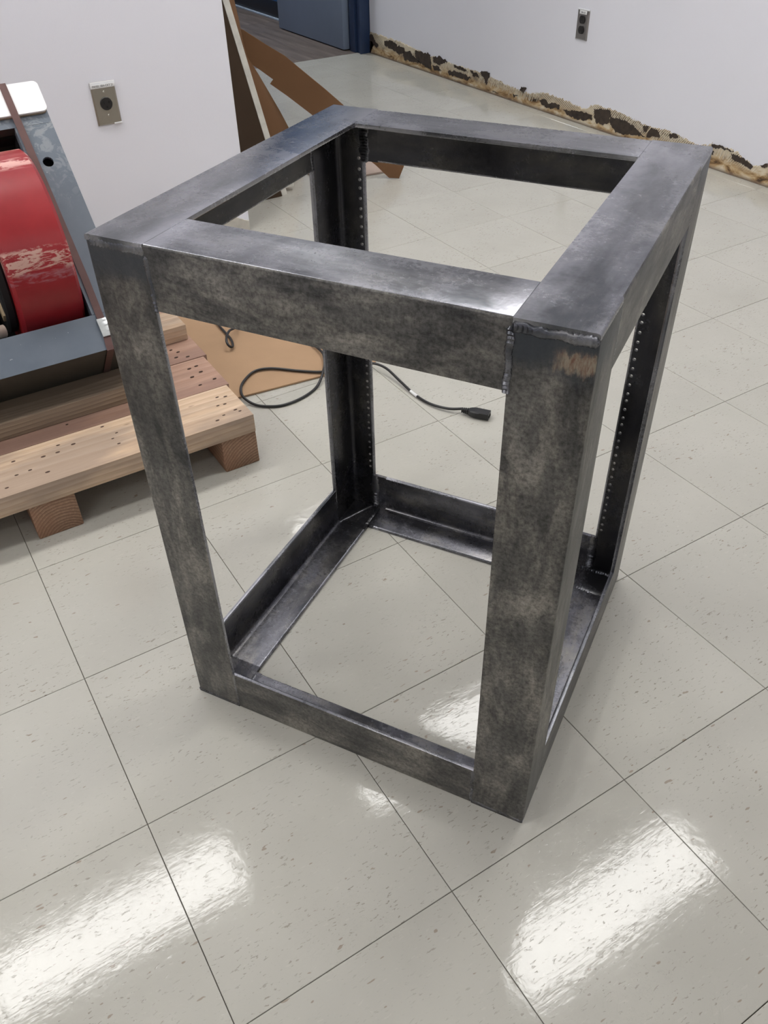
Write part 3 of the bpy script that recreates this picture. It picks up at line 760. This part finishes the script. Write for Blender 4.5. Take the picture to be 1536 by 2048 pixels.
# keep it beside the pallet: left edge runs just outside the pallet's end
me = o.data
me.clear_geometry()
g = MB(); xs = 14; ys = 18; vs = []
for k in range(2):
    for j in range(ys+1):
        for i in range(xs+1):
            u, v = i/xs, j/ys
            lx = .830+.004*v; rx = 1.236+.035*v
            x = lx+(rx-lx)*u; y0 = 1.568+(1.524-1.568)*u; y = y0+v*.60
            bul = .006*math.sin(PI*u)*math.sin(PI*v*1.2)+.004*max(0, v-.3)*(1-u)+.002*math.sin(v*23+u*3)*v*u
            vs.append((x, y, .0012+max(0, bul)+k*.0042))
n1 = (xs+1)*(ys+1)
for j in range(ys):
    for i in range(xs):
        a = j*(xs+1)+i; q = (a, a+1, a+xs+2, a+xs+1)
        g.f.append(list(q)); g.mi.append(0); g.sm.append(False); g.f.append([v+n1 for v in q][::-1]); g.mi.append(0); g.sm.append(False)
bd = [i for i in range(xs+1)]+[(j)*(xs+1)+xs for j in range(1, ys+1)]+[ys*(xs+1)+i for i in range(xs-1, -1, -1)]+[j*(xs+1) for j in range(ys-1, 0, -1)]
for k in range(len(bd)):
    a, b = bd[k], bd[(k+1) % len(bd)]; g.f.append([a, b, b+n1, a+n1]); g.mi.append(0); g.sm.append(False)
g.v = vs
bpy.data.objects.remove(o)
o = g.build('cardboard_sheet', M_CARD_F)
tag(o, 'tan cardboard sheet lying flat on the floor beside the pallet under black cord', 'cardboard')

o = prism([(1.770, 2.801, .001), (2.047, 2.768, .001), (2.075, 2.93, .001), (1.99, 3.25, .001), (1.80, 3.28, .001)], (0, 0, .006), 'cardboard_sheet', M_CARD_P)
tag(o, 'pale cardboard piece lying flat on the floor under the leaning brown strip', 'cardboard')

# panel leaning on the end of the partition wall
px = lambda z: 1.612-.2199*z
o = prism([(px(0)-.0215, 2.775, .0), (px(0), 2.775, .0), (px(1.17), 2.775, 1.17), (px(1.17)-.0215, 2.775, 1.17)], (0, .30, 0), 'panel_board', M_CREAM)
tag(o, 'long cream-edged panel board leaning against the end of the white wall', 'board')
MB().box(1.611, 1.655, 2.80, 2.822, .014, .05, bev=.003).build('foot_bracket', M_CREAM, o)
# darker cardboard with shade in its colour, in the gap between wall end and panel
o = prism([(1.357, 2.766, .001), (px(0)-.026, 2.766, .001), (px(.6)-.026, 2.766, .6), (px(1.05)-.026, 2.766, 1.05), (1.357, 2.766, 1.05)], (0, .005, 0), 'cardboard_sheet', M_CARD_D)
tag(o, 'shaded dark brown cardboard standing upright between white wall edge and cream panel board', 'cardboard')
m = MB(); cv = [(1.552, .615), (1.560, .56), (1.563, .525), (1.568, .48), (1.577, .438), (1.610, .381), (1.647, .311), (1.68, .248), (1.709, .186), (1.735, .10), (1.750, .001)]
vs = []; cv = [(1.49, 1.10), (1.53, .80)]+cv
for k, (x, z) in enumerate(cv):
    x0 = px(z)+.003
    for i in range(7):
        u = i/6; xx = x0+(x-x0)*u; yy = 2.905-.03*math.sin(u*PI/2)*(1-z*.5)+.04*u*u
        vs += [(xx, yy, z), (xx, yy+.005, z)]
fs = []; r = 14
for k in range(len(cv)-1):
    for i in range(6):
        b = k*r+i*2; fs += [(b, b+2, b+r+2, b+r), (b+1, b+3, b+r+3, b+r+1)]
    b = k*r; fs += [(b, b+1, b+r+1, b+r), (b+12, b+13, b+r+13, b+r+12)]
for i in range(6): b = i*2; fs += [(b, b+1, b+3, b+2)]; b = (len(cv)-1)*r+i*2; fs += [(b, b+1, b+3, b+2)]
box = thing('opened_carton', 'brown opened-out carton behind the cream panel, one long flap slanting down to the floor', 'cardboard', (1.62, 2.90, 0))
o = m.add(vs, fs).build('side_panel', M_CARD, box, loc=(-1.62, -2.90, 0))
flap = [(1.545,2.950,.537),(1.578,2.932,.519),(1.638,2.9,.475),(1.695,2.869,.436),(1.753,2.838,.381),(1.813,2.807,.325),(1.866,2.778,.272),(2.063,2.673,.046),(2.046,2.682,.001),(2.012,2.700,.004),(1.967,2.724,.054),(1.769,2.83,.238),(1.692,2.871,.307),(1.641,2.898,.349),(1.652,2.892,.363),(1.614,2.912,.395),(1.562,2.941,.436)]
prism(flap, (.0022, .0042, 0), 'flap', M_CARD, box, loc=(-1.62, -2.90, 0))
# low box sliver of the panel's foot
# ------------------------------------------------------------------ power cord
cordt = thing('power_cord', 'black power cord looped on the floor with a socket plug at its end', 'cord')
ctrl = [(1.285,1.215,.012),(1.26,1.24,.008),(1.24,1.284,.005),(1.233,1.337,.0045),(1.232,1.404,.010),(1.231,1.463,.016),(1.218,1.497,.018),(1.20,1.512,.016),(1.164,1.531,.013),(1.099,1.544,.011),(1.048,1.582,.011),(.994,1.629,.013),(.952,1.641,.013),(.913,1.617,.012),(.889,1.587,.011),(.879,1.549,.009),(.892,1.509,.005),(.923,1.482,.004),(.957,1.472,.004),(1.009,1.48,.004),(1.056,1.504,.005),(1.095,1.541,.021),(1.122,1.589,.021),(1.135,1.629,.018),(1.134,1.685,.016),(1.119,1.72,.016),(1.10,1.79,.016),(1.06,1.86,.016),(1.01,1.87,.022),(.987,1.842,.034),(.966,1.824,.040),(.948,1.800,.038),(.941,1.783,.032),(.944,1.773,.024),(.956,1.784,.018),(.967,1.822,.016),(.970,1.868,.016),(.975,1.94,.016),(1.00,2.02,.016),(1.06,2.08,.016),(1.14,2.09,.018)]
def catmull(P, n=7):
    P = [Vector(p) for p in P]; out = []
    for k in range(len(P)-1):
        a, b, c, d = P[max(k-1, 0)], P[k], P[k+1], P[min(k+2, len(P)-1)]
        for i in range(n):
            t_ = i/n
            out.append(.5*((2*b)+(-a+c)*t_+(2*a-5*b+4*c-d)*t_*t_+(-a+3*b-3*c+d)*t_**3))
    return out+[P[-1]]
cp = catmull(ctrl)
MB().tube(cp, .0033, 10).build('cable', M_BLACKRUB, cordt)
lab = catmull([ctrl[4], ctrl[5]], 6)
seg = [p for p in cp if 1.325 < p.y < 1.362 and p.x > 1.2][:6]
if len(seg) > 1: MB().tube([Vector(s_) for s_ in seg], .0037, 12).build('cable_label', M_LABEL, cordt)
# connector: strain relief rings then the C-shaped body
d = Vector((1.322-1.283, 1.158-1.212, 0)).normalized(); sd = Vector((d.y, -d.x, 0)); base = Vector((1.281, 1.2145, .0105))
def sect(s, w, h, ch, z=0):
    c = base+d*s+Vector((0, 0, z)); P = [(-w+ch, -h), (w-ch, -h), (w, -h+ch), (w, h-ch), (w-ch, h), (-w+ch, h), (-w, h-ch), (-w, -h+ch)]
    return [c+sd*a+Vector((0, 0, b)) for a, b in P]
m = MB(); secs = []
for k in range(4):
    s0 = .001+k*.0042; w = .0052+k*.0004
    secs += [sect(s0, w*.75, w*.75, .001), sect(s0+.0004, w, w*.95, .0012), sect(s0+.0026, w, w*.95, .0012), sect(s0+.003, w*.75, w*.75, .001)]
secs += [sect(.018, .007, .0065, .002), sect(.024, .0098, .0078, .0025), sect(.034, .0122, .009, .003), sect(.044, .0122, .009, .003), sect(.0465, .0112, .0082, .0012), sect(.068, .0112, .0082, .0012)]
vs = [v for s_ in secs for v in s_]
fs = [(k*8+i, k*8+(i+1) % 8, (k+1)*8+(i+1) % 8, (k+1)*8+i) for k in range(len(secs)-1) for i in range(8)]+[tuple(range(8)), tuple(range(len(vs)-8, len(vs)))]
m.add(vs, fs).build('connector', M_BLACKRUB, cordt)
m = MB()
for a in (-.006, 0, .006):
    c = base+d*.0682+sd*a; m.box(c.x-.0008, c.x+.0008, c.y-.0008, c.y+.0008, c.z-.003, c.z+.002)
m.build('contact_slot', M_SLOT, cordt)

# ------------------------------------------------------------------ wall outlets
def text(body, size, mat, parent, loc, rot, name='label_text', sx=1.0):
    cu = bpy.data.curves.new(name, 'FONT'); cu.body = body; cu.size = size; cu.align_x = 'CENTER'; cu.align_y = 'CENTER'; cu.extrude = .00015
    o = bpy.data.objects.new(name, cu); COL.objects.link(o)
    bpy.context.view_layer.update(); dg = bpy.context.evaluated_depsgraph_get()
    me = bpy.data.meshes.new_from_object(o.evaluated_get(dg)); me.name = name; me.materials.clear(); me.materials.append(mat)
    bpy.data.objects.remove(o)
    o = bpy.data.objects.new(name, me); COL.objects.link(o); o.parent = parent; o.location = loc; o.rotation_euler = rot; o.scale = (sx, 1, 1)
    return o
def plate(t, w, h, mat):
    # bevelled cover plate, local: x across, z up, -y out of the wall
    m = MB(); b = .004; d = .0055
    m.add([(-w, 0, -h), (w, 0, -h), (w, 0, h), (-w, 0, h), (-w, -.002, -h), (w, -.002, -h), (w, -.002, h), (-w, -.002, h), (-w+b, -d, -h+b), (w-b, -d, -h+b), (w-b, -d, h-b), (-w+b, -d, h-b)],
          [(0, 1, 2, 3), (0, 1, 5, 4), (1, 2, 6, 5), (2, 3, 7, 6), (3, 0, 4, 7), (4, 5, 9, 8), (5, 6, 10, 9), (6, 7, 11, 10), (7, 4, 8, 11), (8, 9, 10, 11)])
    return m.build('cover_plate', mat, t, auto=False)
R0 = (PI/2, 0, 0)
ot = thing('wall_outlet', 'steel wall outlet plate with one round black socket, left white wall', 'outlet', (.956, 2.537, .457))
plate(ot, .035, .057, M_PLATE)
s1 = MB().cyl((0, -.006, 0), (0, 1, 0), .0175, .005, 40, bev=.001).build('socket', M_SOCKET, ot)
MB().box(-.0078, -.0058, -.0092, -.0084, .000, .008).box(.0045, .0105, -.0092, -.0084, .003, .005).box(.0065, .0085, -.0092, -.0084, .0, .008).box(-.0025, .0025, -.0092, -.0084, -.011, -.006, bev=.0003).build('slot', M_SLOT, s1)
for z_ in (.031, -.031): MB().cyl((0, -.0057, z_), (0, 1, 0), .0028, .0022, 14, bev=.0006).build('screw', M_SCREW, ot)
MB().box(-.0355, .0355, -.0066, -.0050, .0415, .0575, bev=.0006).build('film_strip', M_FILM, ot)
MB().box(-.034, .034, -.0072, -.0062, .0425, .0515, bev=.0003).build('label_tape', M_LABEL, ot)
text('PANEL 2BA-CKT 21', .0078, M_INK, ot, (0, -.0074, .0470), R0, sx=.92)
MB().box(.012, .0350, -.0064, -.0035, -.0570, -.0525, bev=.0006).build('film_glint', M_FILM, ot)  # white piece stands for the glint on the plate's plastic film
o2 = thing('wall_outlet', 'narrow steel wall outlet with two black sockets on the right white wall', 'outlet', (3.10, 2.885, .382), (0, 0, -PI/2))
plate(o2, .035, .057, M_PLATE2)
for z_ in (.0135-.006+.006, -.0245): pass
for z_ in (.0185, -.0195):
    m = MB(); P = []
    for k in range(28):
        a = 2*PI*k/28; P.append((.0168*math.cos(a), max(-.0145, min(.0145, .0172*math.sin(a)))))
    m.extrude(P, lambda a, b, s: (a, s, b+z_), -.0085, -.003)
    s1 = m.build('socket', M_SOCKET, o2)
    MB().box(-.0075, -.0058, -.0093, -.0085, z_+.0, z_+.0075).box(.0058, .0075, -.0093, -.0085, z_+.0, z_+.0075).box(-.002, .002, -.0093, -.0085, z_-.0105, z_-.0065).build('slot', plain('slot_grey', (.06, .055, .05), .4), s1)
MB().box(-.0352, .0352, -.0062, -.0015, .0525, .0575, bev=.0008).build('film_strip', M_FILM, o2)
MB().box(-.020, .022, -.0068, -.0052, .0385, .0515, bev=.0004).build('label_tape', M_LABEL, o2)
text('2BA-20', .0085, M_INK, o2, (.001, -.0070, .0448), R0)
